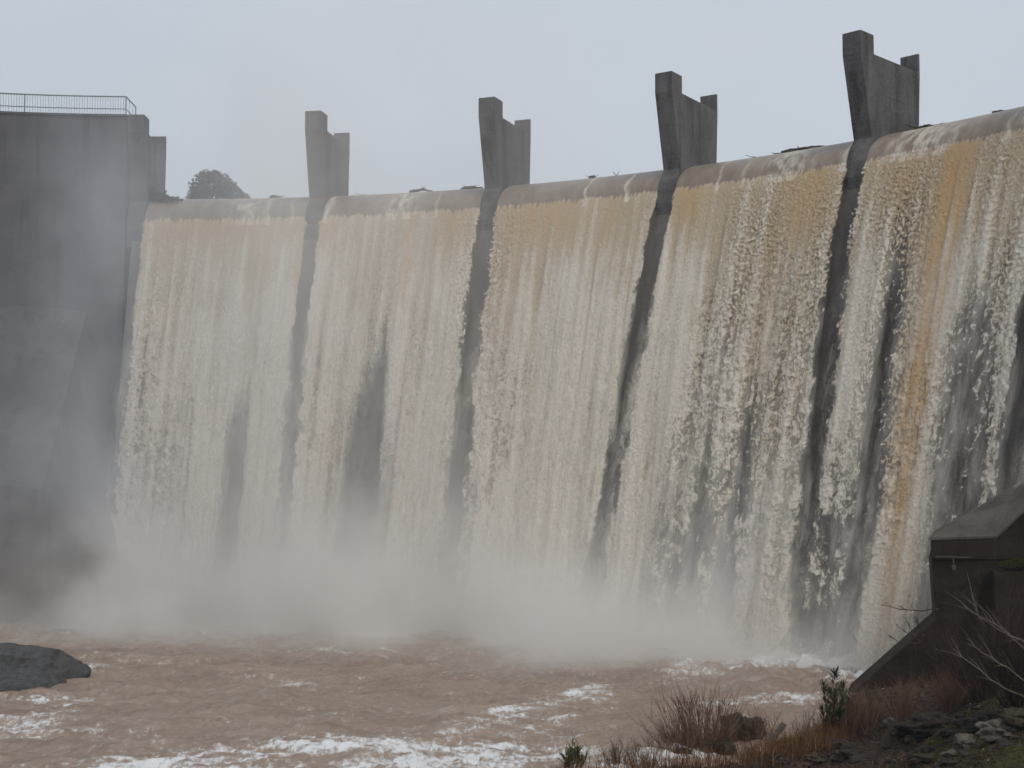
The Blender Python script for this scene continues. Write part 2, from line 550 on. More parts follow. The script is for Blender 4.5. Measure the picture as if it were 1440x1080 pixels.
# white trails over the glassy crest: s fraction, width, strength, metres above the lip where they start
RIV = {0: [(.62, .10, .75, 4.2), (.75, .02, .7, 4), (.9, .015, .4, 3)], 1: [(.50, .09, .85, 4.4), (.72, .012, .5, 4), (.04, .02, .8, 3)],
       2: [(.55, .009, .8, 4.4), (.80, .014, .8, 4.5), (.15, .008, .3, 2)], 3: [(.26, .012, .5, 4.4), (.40, .012, .4, 3.5), (.66, .13, .85, 4.4), (.98, .02, .8, 2.5)],
       4: [(.30, .20, .8, 3.6), (.75, .015, .5, 4), (.9, .1, .7, 4)], 5: [(.5, .2, .6, 4)]}


def curtain(i):
    W = R(DTH) * RN
    ds = .029
    ns = int(W / ds) + 1
    cp = crest_pts(0.0, 40)
    crest_len = 4.9
    fall_top = len(cp)
    Lf = np.arange(0.029, 20.6, .029)
    u = np.linspace(0, 1, ns)
    L = np.concatenate([-crest_len * (1 - np.arange(fall_top) / (fall_top - 1)), Lf])
    drop = np.clip(Lf * .955, 0, None)
    r0 = np.concatenate([[p[0] for p in cp], .30 - 5.0 * (drop / 16.4) ** .86])
    z0 = np.concatenate([[p[1] for p in cp], ZL - drop])
    U, LL = np.meshgrid(u, L, indexing='ij')
    tau = np.clip(LL / 20., 0, 1)
    g0, g1 = GAP[i], GAP[i + 1]
    edge0 = g0[1] + (g0[2] - g0[1]) * tau + g0[0] * tau ** 1.3
    edge1 = -(g1[1] + (g1[2] - g1[1]) * tau) + g1[0] * tau ** 1.3
    pinch = sstep(0, -2.2, LL)                    # sheets hug the pier above the lip
    edge0 = edge0 * (1 - pinch) + (PW - .02) * pinch
    edge1 = edge1 * (1 - pinch) - (PW - .02) * pinch
    s = edge0 + (W + edge1 - edge0) * U           # metres from pier i
    sg = s + i * W                                # along the whole dam
    Lp = np.clip(LL, 0, None)
    rough = np.interp(U + .06 * pn(Lp * .12, Lp * 0 + i, 15), [q[0] for q in BROKEN[i]], [q[1] for q in BROKEN[i]])
    rough = rough * np.clip(.88 + .55 * fbm(sg * .45, Lp * .13, 3, 17), .55, 1.3)
    col = fbm(sg * .55 + .12 * pn(sg * .2, Lp * .2, 3), Lp * .035, 3, 20)
    col2 = fbm(sg * 1.9, Lp * .07, 3, 24)
    wx = .40 * fbm(sg * 2.9, Lp * 2.2, 2, 31); wy = .45 * fbm(sg * 2.9, Lp * 2.2, 2, 33)
    wx2 = .5 * pn(sg * .7, Lp * .5, 35); wy2 = .6 * pn(sg * .7, Lp * .5, 36)

    def bell(c, w): return np.exp(-((np.log2(.085 + .019 * Lp) - math.log2(c)) / w) ** 2)
    big = sstep(.35, .8, rough)
    cg = pn(sg * 15 + wx * 2, Lp * 11 + wy * 2, 38); cs = fbm(sg * 4.5 + wx * .3, Lp * .55, 3, 39)
    cf = billow(sg * 12 + wx * 1.5, Lp * 9 + wy * 1.5, 40)
    c1 = billow(sg * 8 + wx * 1.2, Lp * 5.6 + wy * 1.2, 41)
    c2 = billow(sg * 5 + wx * 1.2 + wx2, Lp * 3.3 + wy * 1.2 + wy2, 43)
    c3 = billow(sg * 3 + wx + wx2, Lp * 1.9 + wy + wy2, 45)
    c4 = billow(sg * 1.9 + wx * .8 + wx2, Lp * 1.1 + wy * .8 + wy2, 47)
    c5 = billow(sg * 1.15 + wx * .8 + wx2, Lp * .62 + wy * .8 + wy2, 48)
    clot = .75 * bell(.09, .9) * cf + big * (.8 * bell(.14, .8) * c1 + .8 * bell(.22, .8) * c2 + .7 * bell(.36, .8) * c3 + .7 * bell(.50, .8) * c4 + .7 * sstep(9, 16, Lp) * c5) + .30 * cf + .28 * c1 * big + .22 * cg + .45 * (1 - .6 * big) * cs
    fine = fbm(sg * 9, Lp * 5, 2, 51)
    aer = sstep(-.07, .10, LL + .16 * pn(sg * 1.6, sg * 0 + 7.3, 60) + .22 * pn(sg * 7, LL * .5 + 2.1, 61))
    riv = np.zeros_like(s)
    for (c, w, k, top) in RIV[i]:
        c_ = c + .010 * pn(LL * .9, LL * 0 + c * 13, 68) + .004 * pn(LL * 3.5, LL * 0 + c * 7, 69) + .008 * LL
        broken = .55 + .9 * fbm(sg * 3.2, LL * 1.1, 3, 67) if w > .03 else .85 + .5 * pn(sg * 6, LL * 1.6, 64)
        riv = np.maximum(riv, k * np.exp(-((U - c_) / w) ** 2) * np.clip(broken, 0, 1.2) * (LL > -top) * (LL < .4))
    riv = np.clip(riv, 0, 1)
    aer = np.maximum(aer, riv * .8)
    amp = (.020 + .080 * tau ** 1.1) * rough * sstep(-.1, .5, LL)
    h = clot * amp + .22 * col * sstep(0, 6, LL) * (.3 + tau) + .09 * col2 * sstep(0, 3, LL) + .012 * fine * sstep(0, 1, LL)
    h = np.where(LL < 0.1, .006 * pn(sg * 2.5, LL * .4, 66) + riv * (.03 + .05 * fine), h)
    th = .74 - .10 * sstep(.3, .8, rough) - .12 * tau * rough + clot * (.34 + .24 * sstep(.6, 9, Lp)) * rough + .16 * cg * rough + .40 * col * tau * (.4 + .6 * rough) + .26 * col2 * sstep(1, 9, LL)
    for (c, w, a, b, k) in THIN[i]:
        wob = .02 * pn(Lp * .25, Lp * 0 + c * 9, 70) + .012 * pn(Lp * .9, Lp * 0 + c * 9, 71)
        th -= 1.1 * k * np.exp(-((U - c + wob) / w) ** 2) * sstep(a, a + 6, Lp)
    ed = np.minimum(s - edge0, W + edge1 - s)
    raw = .20 + .45 * tau
    th -= 1.05 * sstep(raw, -.05, ed + (.12 * pn(Lp * .45, Lp * 0 + i + .3, 76) * np.sign(U - .5) + .34 * pn(sg * 1.6, Lp * .9, 75) + .16 * pn(sg * 4.5, Lp * 3.2, 77)) * (.25 + 1.1 * tau)) * sstep(-.3, 1.2, LL)
    th = np.where(LL < 0, 1.3 + 0 * th, th)
    foam = .30 + .42 * clot * (.5 + tau * .5) * (.4 + .6 * rough) + .26 * sstep(0, 10, LL) + .32 * col2 + .2 * col + .35 * (1 - np.clip(rough, 0, 1)) * sstep(1, 6, LL)
    rust = np.zeros_like(s)
    for (c, w, b, k) in RUST[i]:
        wob = .02 * pn(Lp * .16, Lp * 0 + c * 5, 80)
        dd = (U - c + wob + .012 * pn(sg * 4, Lp * .5, 81)) / w
        rust = np.maximum(rust, k * np.exp(-dd ** 2) * sstep(b, b * .35, Lp) * (.75 + .5 * pn(sg * 3, Lp * .25, 82)))
    rust = np.clip(rust * sstep(-.1, .2, LL) + .05 * sstep(2.2, .1, Lp) * sstep(-.05, .2, LL), 0, 1)
    foam = foam - .5 * rust + 1.0 * riv
    sag = h * (.55 * sstep(1, 6, LL))
    lat = np.where(LL < .1, 0, .05 * tau * fbm(sg * 3, Lp * 2, 2, 90))
    thd = np.radians(TH0 + DTH * i) + (s + lat) / RN
    rr = RN + r0[None, :] - h
    P = np.stack([CX + rr * np.sin(thd), CY + rr * np.cos(thd), z0[None, :] - sag], -1)
    uv = np.stack([sg, LL, 0 * sg], -1)
    o = grid_obj('waterfall', P, M['fall'], dict(thick=th, foam=foam, rust=rust, aer=aer), uv, flip=False)
    # thin spray sheet clinging to the face behind the clots
    k0 = fall_top + 20
    sub = np.s_[::3, k0::4]
    s2, L2, t2 = s[sub], LL[sub], tau[sub]
    s2 = s2 + (U[sub] - .5) * .9 * t2
    tdeg = np.radians(TH0 + DTH * i) + s2 / RN
    r2 = RN + np.broadcast_to(r0[None, :], s.shape)[sub] + .14 + .28 * t2 - .06 * col2[sub]
    P2 = np.stack([CX + r2 * np.sin(tdeg), CY + r2 * np.cos(tdeg), np.broadcast_to(z0[None, :], s.shape)[sub]], -1)
    base = .82 - .16 * np.clip(rough[sub] - .5, 0, .6) + .30 * col[sub] + .20 * col2[sub] - .10 * t2
    for (c, w, a, b, k) in THIN[i]:
        base = base * sstep(1.0, 4.5, L2) - .55 * k * np.exp(-((U[sub] - c) / w) ** 2) * sstep(a, a + 6, L2)
    base = base - 1.0 * sstep(1.0, 0, np.minimum(U[sub], 1 - U[sub]) * 8 + .35 * pn(sg[sub] * .8, L2 * .35, 95))
    grid_obj('veil', P2, M['veil'], dict(cover=np.clip(base, 0, 1)), np.stack([sg[sub], L2, 0 * L2], -1), parent=o)
    # loose spray flying in front of the sheet
    sub = np.s_[::4, k0::6]
    L3, t3, U3 = LL[sub], tau[sub], U[sub]
    s3 = s[sub] + (U3 - .5) * 1.3 * t3
    tdeg = np.radians(TH0 + DTH * i) + s3 / RN
    r3 = RN + np.broadcast_to(r0[None, :], s.shape)[sub] - .10 - .32 * t3 - .10 * col2[sub] - .22 * col[sub] * (.3 + t3)
    P3 = np.stack([CX + r3 * np.sin(tdeg), CY + r3 * np.cos(tdeg), np.broadcast_to(z0[None, :], s.shape)[sub]], -1)
    cov = sstep(1.2, 7, L3) * (.62 + .22 * t3 - .46 * np.clip(rough[sub] - .4, 0, .8)) * (1 - .75 * np.clip(rust[sub], 0, 1)) * sstep(0, .10, np.minimum(U3, 1 - U3) + .03 * pn(L3 * .4, L3 * 0 + i, 97) + .02)
    for (c, w, a, b, k) in THIN[i]:
        cov = cov * (1 - .72 * min(1, k) * np.exp(-((U3 - c) / w) ** 2) * sstep(a, a + 5, L3))
    grid_obj('spray', P3, M['spray'], dict(cover=np.clip(cov, 0, .85)), np.stack([sg[sub] + 31.7, L3, 0 * L3], -1), parent=o)
    return o


def set_fall(o, lab):
    tag(o, lab, 'waterfall', None, 'structure')


set_fall(curtain(0), 'hazy tan sheet of water next to the left abutment')
set_fall(curtain(1), 'pale sheet of water with a dark torn patch between first and second free standing piers')
set_fall(curtain(2), 'smooth tan sheet of water in the middle of the dam')
set_fall(curtain(3), 'clotted brown sheet of water between third and tallest pier')
set_fall(curtain(4), 'torn grey sheet of water with a long orange streak')
set_fall(curtain(5), 'sheet of water past the last pier')

# ------------------------------------------------------------------ pool
def foam_field(X, Y):
    f = np.zeros_like(X) + .10
    n1 = fbm(X * .25, Y * .5, 4, 101); n2 = fbm(X * .9, Y * 1.6, 4, 105)

    def seg(pts, w, k):
        nonlocal f
        for (a, b) in zip(pts[:-1], pts[1:]):
            A = on_water(*a); B = on_water(*b)
            dx, dy = B.x - A.x, B.y - A.y
            L2 = dx * dx + dy * dy
            t = np.clip(((X - A.x) * dx + (Y - A.y) * dy) / L2, 0, 1)
            d = np.hypot(X - A.x - t * dx, (Y - A.y - t * dy) * .75)
            f = np.maximum(f, (k * .86) * np.exp(-(d / w) ** 2))
    seg([(150, 1090), (320, 1066), (430, 1050), (520, 1052), (620, 1054), (700, 1056)], 1.25, .56)
    seg([(300, 1088), (520, 1078), (700, 1068), (800, 1062)], 1.3, .50)
    seg([(600, 1050), (700, 1012), (800, 985), (850, 965)], .9, .42)
    seg([(700, 1040), (790, 1010)], .5, .40)
    seg([(640, 1020), (740, 1003)], .6, .38)
    seg([(830, 1075), (960, 1065)], 1.0, .48)
    seg([(960, 945), (1080, 935), (1200, 945)], 1.3, .52)
    seg([(930, 928), (1050, 915), (1180, 918)], 1.2, .42)
    seg([(1000, 990), (1150, 985)], .9, .40)
    seg([(1180, 960), (1240, 935)], 1.0, .62)
    seg([(-20, 1040), (40, 1030), (60, 1010)], 1.2, .46)
    seg([(-20, 985), (80, 985)], .7, .36)
    seg([(60, 1000), (130, 985)], .5, .33)
    seg([(460, 915), (560, 918)], .7, .42)
    seg([(380, 965), (420, 960)], .5, .38)
    seg([(130, 945), (180, 935)], .8, .36)
    sw = 1 - np.abs(fbm(X * .55 + .8 * pn(X * .3, Y * .4, 111), Y * 1.5 + .8 * pn(X * .3, Y * .4, 112), 3, 113)) * 2
    f = f + .16 * n1 + .18 * n2 + .26 * sw * (.25 + np.clip(f * 2, 0, 1))
    r = np.hypot(X - CX, Y - CY)
    f = f + .32 * sstep(RN - 8.0, RN - 5.0, r)
    return f


xs = np.arange(-27, 19, .065); ys = np.arange(24, 66, .085)
X, Y = np.meshgrid(xs, ys, indexing='ij')
ff = foam_field(X, Y)
hz = .13 * fbm(X * .45, Y * .65, 4, 120) + .09 * np.abs(fbm(X * 1.3 + .4 * pn(X * .5, Y * .5, 9), Y * 2.2, 3, 126)) + .10 * np.clip(ff - .25, 0, .6) * (.5 + fbm(X * 1.6, Y * 2.6, 3, 130))
rr_ = np.hypot(X - CX, Y - CY)
hz *= 1.15 + 1.6 * sstep(RN - 16, RN - 6, rr_)
hz *= sstep(0, 1.5, np.minimum.reduce([X - xs[0], xs[-1] - X, Y - ys[0], ys[-1] - Y]))
pool = grid_obj('water', np.stack([X, Y, hz], -1), M['pool'], dict(foam=ff))
tag(pool, 'churning reddish brown river pool with white foam streaks below the dam', 'water', None, 'structure')
far = MB()
for (x0, x1, y0, y1) in ((-70, xs[0], -6, 66), (xs[-1], 70, -6, 66), (xs[0], xs[-1], -6, ys[0])):
    far.add([(x0, y0, 0), (x1, y0, 0), (x1, y1, 0), (x0, y1, 0)], [(0, 1, 2, 3)], 0)
o = far.build('water', M['pool'], recalc=False); tag(o, 'brown river water beyond the churning pool', 'water', None, 'structure')
lake = MB(); lake.add([pol(5.7, a, 20.5) for a in np.linspace(THA, THB, 60)] + [(70, 170, 20.5), (-70, 170, 20.5)], [tuple(range(62))])
o = lake.build('water', M['pool'], recalc=False); tag(o, 'brown reservoir water behind the dam crest', 'water', None, 'structure')
g = MB(); g.add([(-74, -7, -1.7), (74, -7, -1.7), (74, 172, -1.7), (-74, 172, -1.7)], [(0, 1, 2, 3)])
tag(g.build('ground', M['ground'], recalc=False), 'river bed', 'ground', None, 'structure')

# ------------------------------------------------------------------ bank terrain
EDGE = [(-40, 14), (-8, 24.5), (0, 29.3), (1.6, 31.0), (4.6, 32.2), (7.2, 33.8), (9.2, 38.0), (10.2, 41.0), (14, 41.6), (34, 44)]


def edge_y(x):
    return np.interp(x, [p[0] for p in EDGE], [p[1] for p in EDGE])


def bank_h(x, y):
    d = edge_y(x) - y
    d = d * .86
    h = np.where(d > 0, .05 + .16 * d + .045 * np.maximum(d - 6, 0), .45 * d)
    h = np.minimum(h, 5.6)
    h = h + .30 * sstep(8.2, 10.2, np.asarray(x, float)) * sstep(-.8, .8, d)
    x = np.asarray(x, float); y = np.asarray(y, float)
    bump = .20 * fbm(x * .5, y * .5, 4, 140) + .07 * np.abs(fbm(x * 1.7, y * 1.7, 4, 145)) + .03 * fbm(x * 6, y * 6, 3, 149)
    return h + bump * sstep(-1.0, 1.5, d) - .02


def bz(x, y): return float(bank_h(np.array([x]), np.array([y]))[0])


def on_bank(px, py):
    s = math.tan(PITCH + math.atan((540 - py) / F))
    lo = None
    for Yd in np.arange(15, 46, .1):
        p = Vector(((px - 720) / F * Yd, Yd, HC + s * Yd))
        if bz(p.x, p.y) >= p.z: return Vector((p.x, p.y, bz(p.x, p.y)))
    return on_water(px, py)


xb = np.arange(-2, 20, .07); yb = np.arange(20, 46, .09)
XB, YB = np.meshgrid(xb, yb, indexing='ij')
HB = bank_h(XB, YB)
moss = sstep(5.5, 9.5, XB) * sstep(30.5, 27.5, YB) * .55 + .12 * fbm(XB * .5, YB * .5, 3, 160)
bank = grid_obj('river_bank_terrain', np.stack([XB, YB, HB], -1), M['bank'], dict(moss=moss))
tag(bank, 'dark muddy near bank with rocks and moss', 'bank', None, 'structure')
xb2 = np.linspace(-60, 70, 90); yb2 = np.linspace(-6, 20.4, 40)
XB2, YB2 = np.meshgrid(xb2, yb2, indexing='ij')
o = grid_obj('river_bank_terrain', np.stack([XB2, YB2, bank_h(XB2, YB2) - .03], -1), M['bank'], dict(moss=XB2 * 0 + .4))
tag(o, 'grassy bank nearest the viewer', 'bank', None, 'structure')
xb3 = np.linspace(19.8, 68, 60); yb3 = np.linspace(19, 46, 40)
XB3, YB3 = np.meshgrid(xb3, yb3, indexing='ij')
o = grid_obj('river_bank_terrain', np.stack([XB3, YB3, bank_h(XB3, YB3) - .04], -1), M['bank'], dict(moss=XB3 * 0 + .3))
tag(o, 'bank continuing past the wing wall', 'bank', None, 'structure')

# ------------------------------------------------------------------ wing wall on the near side
ww = empty('wing_wall', at(1330, 985, 41.5), 'dark wet concrete wing wall with a sloping toe beside the orange streaked fall', 'wall')
D0 = 41.6


def wf(px, py, d=0.0):
    p = at(px, py, D0); return p + Vector((d * .25, d, 0))


front = [wf(1188, 978), wf(1311, 870), wf(1307, 786), wf(1640, 786), wf(1640, 1050), wf(1188, 1050)]
mb = MB(); mb.loft(front, [p + Vector((.45, 1.8, 0)) for p in front])
o = mb.build('wall_body', M['wing'], ww); b = o.modifiers.new('bevel', 'BEVEL'); b.width = .04; b.segments = 2; b.limit_method = 'ANGLE'
# upper course standing a little proud, rising to the right
cop_f = [wf(1306, 785.7, -.06), wf(1306, 760, -.06), wf(1398, 757, -.06), wf(1470, 690, -.06), wf(1640, 560, -.06), wf(1640, 785.7, -.06)]
cop_b = [wf(1309, 785.7, 1.9), wf(1318, 754, 1.9), wf(1372, 725, 1.9), wf(1440, 685, 1.9), wf(1640, 530, 1.9), wf(1640, 785.7, 1.9)]
mb = MB(); mb.loft(cop_f, cop_b)
o = mb.build('upper_course', M['wing'], ww)
mb = MB()
tf = [wf(1303, 759.5, -.09), wf(1398, 756.5, -.09), wf(1470, 689.5, -.09), wf(1640, 559, -.09)]
tb = [wf(1318, 753.5, 1.95), wf(1372, 724.5, 1.95), wf(1440, 684.5, 1.95), wf(1640, 529, 1.95)]
up = Vector((0, 0, .07))
vs = tf + tb + [p + up for p in tf] + [p + up for p in tb]
fs = []
for k in range(3):
    fs += [(k, k + 1, k + 5, k + 4), (k + 8, k + 12, k + 13, k + 9), (k, k + 8, k + 9, k + 1), (k + 4, k + 5, k + 13, k + 12)]
fs += [(0, 4, 12, 8), (3, 11, 15, 7)]
mb.add(vs, fs); mb.build('coping', M['coping'], ww)
# ledge with moss in front of the right end
mb = MB(); lf = [wf(1392, 1040, -1.3), wf(1388, 800, -1.3), wf(1640, 790, -1.3), wf(1640, 1040, -1.3)]
mb.loft(lf, [p + Vector((.3, 1.2, 0)) for p in lf]); mb.build('buttress', M['wing'], ww)
# drain bracket
mb = MB(); mb.tube([wf(1312, 782.5, -.14), wf(1362, 783.5, -.14)], .022, .022, 6)
mb.tube([wf(1337, 783, -.14), wf(1337, 796, -.14)], .02, .02, 6); mb.tube([wf(1337, 795, -.14), wf(1337, 801, -.14)], .06, .05, 8)
mb.build('drain_pipe', M['coping'], ww)

# ------------------------------------------------------------------ left lower training wall and outcrop
tw = MB()
Yl = 57.5
of = [at(-260, 640, Yl), at(60, 690, Yl), at(118, 775, Yl), at(138, 815, Yl), at(160, 872, Yl), at(172, 960, Yl), at(-260, 960, Yl)]
tw.loft(of, [p + Vector((-.8, 8.2, dz)) for p, dz in zip(of, (8.5, 8.5, 5, 3.5, 1.2, 0, 0))])
o = tw.build('training_wall', M['abut'], at_base=at(60, 905, Yl))
tag(o, 'low dark training wall with sloping end hidden in spray under the left abutment', 'wall')


def boulder(name, loc, sx, sy, sz, mat, seed, rot=0, sub=4, rough=.28, build=True):
    bm = bmesh.new(); bmesh.ops.create_icosphere(bm, subdivisions=sub, radius=1)
    for v in bm.verts:
        p = v.co.copy()
        q = p + Vector((seed * 3.1, seed * 1.7, seed * .9))
        d = 1 + rough * mnoise.noise(q * 1.1) + rough * .5 * mnoise.noise(q * 2.6) + rough * .22 * mnoise.noise(q * 6)
        c = mnoise.cell(q * 1.3) * .10 * rough / .28
        v.co = p * (d + c)
    for v in bm.verts:
        x, y, z = v.co.x * sx, v.co.y * sy, v.co.z * sz
        v.co = Vector((x * math.cos(rot) - y * math.sin(rot), x * math.sin(rot) + y * math.cos(rot), z))
    me = bpy.data.meshes.new(name); bm.to_mesh(me); bm.free()
    me.materials.append(mat); me.shade_smooth()
    o = bpy.data.objects.new(name, me); COL.objects.link(o); o.location = loc
    return o


p = on_water(40, 962)
tag(boulder('rock_outcrop', p + Vector((-.9, .6, -.1)), 2.9, 2.0, 1.18, M['rock_far'], 8, .1, 5, .20),
    'low dark grey rock outcrop rising from the brown water at the left edge', 'rock')

# ------------------------------------------------------------------ far tree on a rise behind the dam
hillm = MB()
xs_ = np.linspace(-70, 20, 40); ys_ = np.linspace(128, 171, 24)
XH, YH = np.meshgrid(xs_, ys_, indexing='ij')
HH = 20.4 + 9.5 * np.exp(-((XH + 34) / 18) ** 2 - ((YH - 152) / 12) ** 2) + .5 * fbm(XH * .2, YH * .2, 3, 170) - .3
o = grid_obj('hill', np.stack([XH, YH, HH], -1), M['hill']); tag(o, 'low scrub hill behind the reservoir', 'hill', None, 'structure')


def far_tree():
    Yt = 150
    b = at(294, 300, Yt); base = Vector((b.x, Yt, 29.0))
    t = empty('tree', base, 'lone dark round topped tree seen over the dam crest through haze', 'tree')
    mb = MB(); mb.tube([base, base + Vector((.1, 0, 4)), base + Vector((-.1, 0, 8))], .4, .15, 7)
    for k in range(9):
        a = k * 2.4; q = base + Vector((0, 0, 3 + k * .5))
        mb.tube([q, q + Vector((math.cos(a) * 1.2, math.sin(a) * 1.2, .8)), q + Vector((math.cos(a) * 2.4, math.sin(a) * 2.4, 1.9))], .12, .04, 5)
    mb.build('trunk', M['bark'], t)
    mb = MB(); rng = random.Random(4)
    pxm = Yt / F
    blobs = [(-2, 262, 22), (-20, 275, 13), (12, 256, 14), (-8, 250, 10), (4, 247, 8), (22, 266, 14), (33, 273, 11), (43, 279, 9), (52, 283, 6), (-26, 284, 11), (8, 285, 24), (-14, 268, 16), (16, 264, 14)]
    for (dx, py, rad) in blobs:
        c = at(294 + dx, py, Yt) + Vector((0, rng.uniform(-1, 1), 0)); rad = rad * pxm
        for k in range(int(520 * rad)):
            d = Vector((rng.gauss(0, 1), rng.gauss(0, 1), rng.gauss(0, 1))).normalized() * rad * rng.uniform(.55, 1.06)
            dd = Vector((rng.uniform(-1, 1), rng.uniform(-1, 1), rng.uniform(-.6, 1)))
            mb.leaf(c + d, dd, (rng.uniform(-1, 1), rng.uniform(-1, 1), rng.uniform(-1, 1)), rng.uniform(.18, .36), rng.uniform(.08, .14), min(1, max(0, .45 + .35 * rng.gauss(0, 1))))
    mb.build('crown', M['tree_leaf'], t, recalc=False)


far_tree()

# ------------------------------------------------------------------ driftwood on the crest
def crest_at(px, dr=3.2):
    """crest point whose picture column is px"""
    best = None
    for th in np.arange(-2, 62, .05):
        p = pol(dr, th, 0); q = 720 + F * p.x / p.y
        if best is None or abs(q - px) < best[0]: best = (abs(q - px), th)
    return best[1]


def surf_z(dr):
    cp = crest_pts(0, 40)[::-1]
    return float(np.interp(dr, [c[0] for c in cp], [c[1] for c in cp]))


def drift(px, length_px, label, n, thick, dr=3.4, lift=.06, seed=0, twigs=6, arch=.12, up=.3):
    rng = random.Random(seed)
    th0 = crest_at(px - length_px / 2, dr); th1 = crest_at(px + length_px / 2, dr)
    c = pol(dr, (th0 + th1) / 2, surf_z(dr))
    mb = MB()
    for k in range(n):
        a = th0 + (th1 - th0) * rng.uniform(0, .25); b = th1 - (th1 - th0) * rng.uniform(0, .25)
        d0 = dr + rng.uniform(-.35, .35); d1 = dr + rng.uniform(-.35, .35)
        pts = []
        for j in range(6):
            f = j / 5; d = d0 + (d1 - d0) * f
            pts.append(pol(d, a + (b - a) * f, surf_z(d) + lift + thick * .5 + arch * math.sin(f * 3.1) * rng.uniform(.2, 1) + rng.uniform(-.02, .03)))
        mb.tube(pts, thick * rng.uniform(.7, 1.1), thick * .45, 6, rng.random())
        for q in range(twigs):
            j = rng.randrange(0, 5); s0 = pts[j]
            e = Vector((rng.uniform(-.6, .6), rng.uniform(-.3, .3), rng.uniform(.05, up)))
            mb.tube([s0, s0 + e * .6, s0 + e + Vector((rng.uniform(-.1, .1), 0, rng.uniform(-.05, .1)))], thick * .35, .008, 4, rng.random())
    o = mb.build('driftwood', M['drift'], at_base=c)
    return tag(o, label, 'driftwood')


def tangle(px, label, seed):
    rng = random.Random(seed); mb = MB()
    c = pol(1.6, crest_at(px, 1.6), surf_z(1.6))
    for k in range(46):
        p = c + Vector((rng.gauss(-.1, .42), rng.uniform(-.5, .5), 0)); p.z += rng.uniform(0, .75) * max(.15, 1 - (p.x - c.x + .7) / 1.5)
        d = Vector((rng.uniform(-1, 1), rng.uniform(-1, 1), rng.uniform(-.6, .5))).normalized() * rng.uniform(.15, .42)
        mb.tube([p - d, p + Vector((0, 0, rng.uniform(-.05, .08))), p + d], rng.uniform(.03, .075), .012, 5, rng.random())
    for k in range(600):
        p = c + Vector((rng.gauss(-.2, .36), rng.uniform(-.5, .5), 0)); p.z += rng.uniform(-.1, .7) * max(.15, 1 - (p.x - c.x + .7) / 1.4)
        mb.leaf(p, (rng.uniform(-1, 1), rng.uniform(-1, 1), rng.uniform(-.5, 1)), (rng.uniform(-1, 1), rng.uniform(-1, 1), 0), rng.uniform(.08, .2), .03, rng.random() * .6)
    return tag(mb.build('driftwood', M['drift'], at_base=c), label, 'driftwood')


tangle(226, 'tangle of dark broken branches wedged against the left abutment', 1)
drift(385, 18, 'small dark snag on the crest left of the first free standing pier', 4, .10, 3.6, .0, 2, 1, .08, .05)
drift(590, 34, 'dark low log lying on the crest left of the second free standing pier', 3, .07, 3.4, .04, 3, 2, .12, .1)
drift(664, 34, 'low clump of sticks on the crest touching the second free standing pier', 5, .10, 3.9, .02, 4, 1, .12, .06)
drift(507, 16, 'tiny twig on the crest just right of the first free standing pier', 2, .05, 3.8, .0, 5, 1, .03, .06)
drift(835, 10, 'short dark stub of wood on the crest in the middle bay', 2, .07, 3.4, .02, 6, 2, .08, .1)
o = drift(869, 14, 'forked bare twig standing up from the crest', 1, .03, 4.2, .02, 7, 0, .03, .1)
drift(1072, 66, 'long thin raft of branches floating on the crest', 7, .07, 4.0, .0, 8, 2, .07, .05)
drift(1140, 80, 'long dark log with stubs lying on the crest left of the tallest pier', 5, .11, 3.7, .0, 9, 2, .12, .08)
drift(1314, 30, 'dark lump of snagged wood on the crest right of the tallest pier', 7, .12, 3.7, .0, 10, 1, .10, .06)
drift(1417, 16, 'small dark knot of wood on the crest at the right edge', 5, .14, 3.7, .0, 11, 1, .08, .05)
mb = MB()
c = pol(4.2, crest_at(869, 4.2), surf_z(4.2))
q = c + Vector((0, 0, .05))
mb2 = o.data
bm = bmesh.new(); bm.from_mesh(mb2)
tw_ = MB(); tw_.tube([q, q + Vector((-.08, 0, .16)), q + Vector((-.20, 0, .33))], .03, .012, 5, .3); tw_.tube([q + Vector((-.05, 0, .12)), q + Vector((.03, 0, .22)), q + Vector((.10, 0, .36))], .022, .01, 5, .3)
tm = bpy.data.meshes.new('t'); tm.from_pydata([tuple(Vector(v) - o.location) for v in tw_.v], [], tw_.f); bm.from_mesh(tm); bm.to_mesh(mb2); bm.free(); bpy.data.meshes.remove(tm)

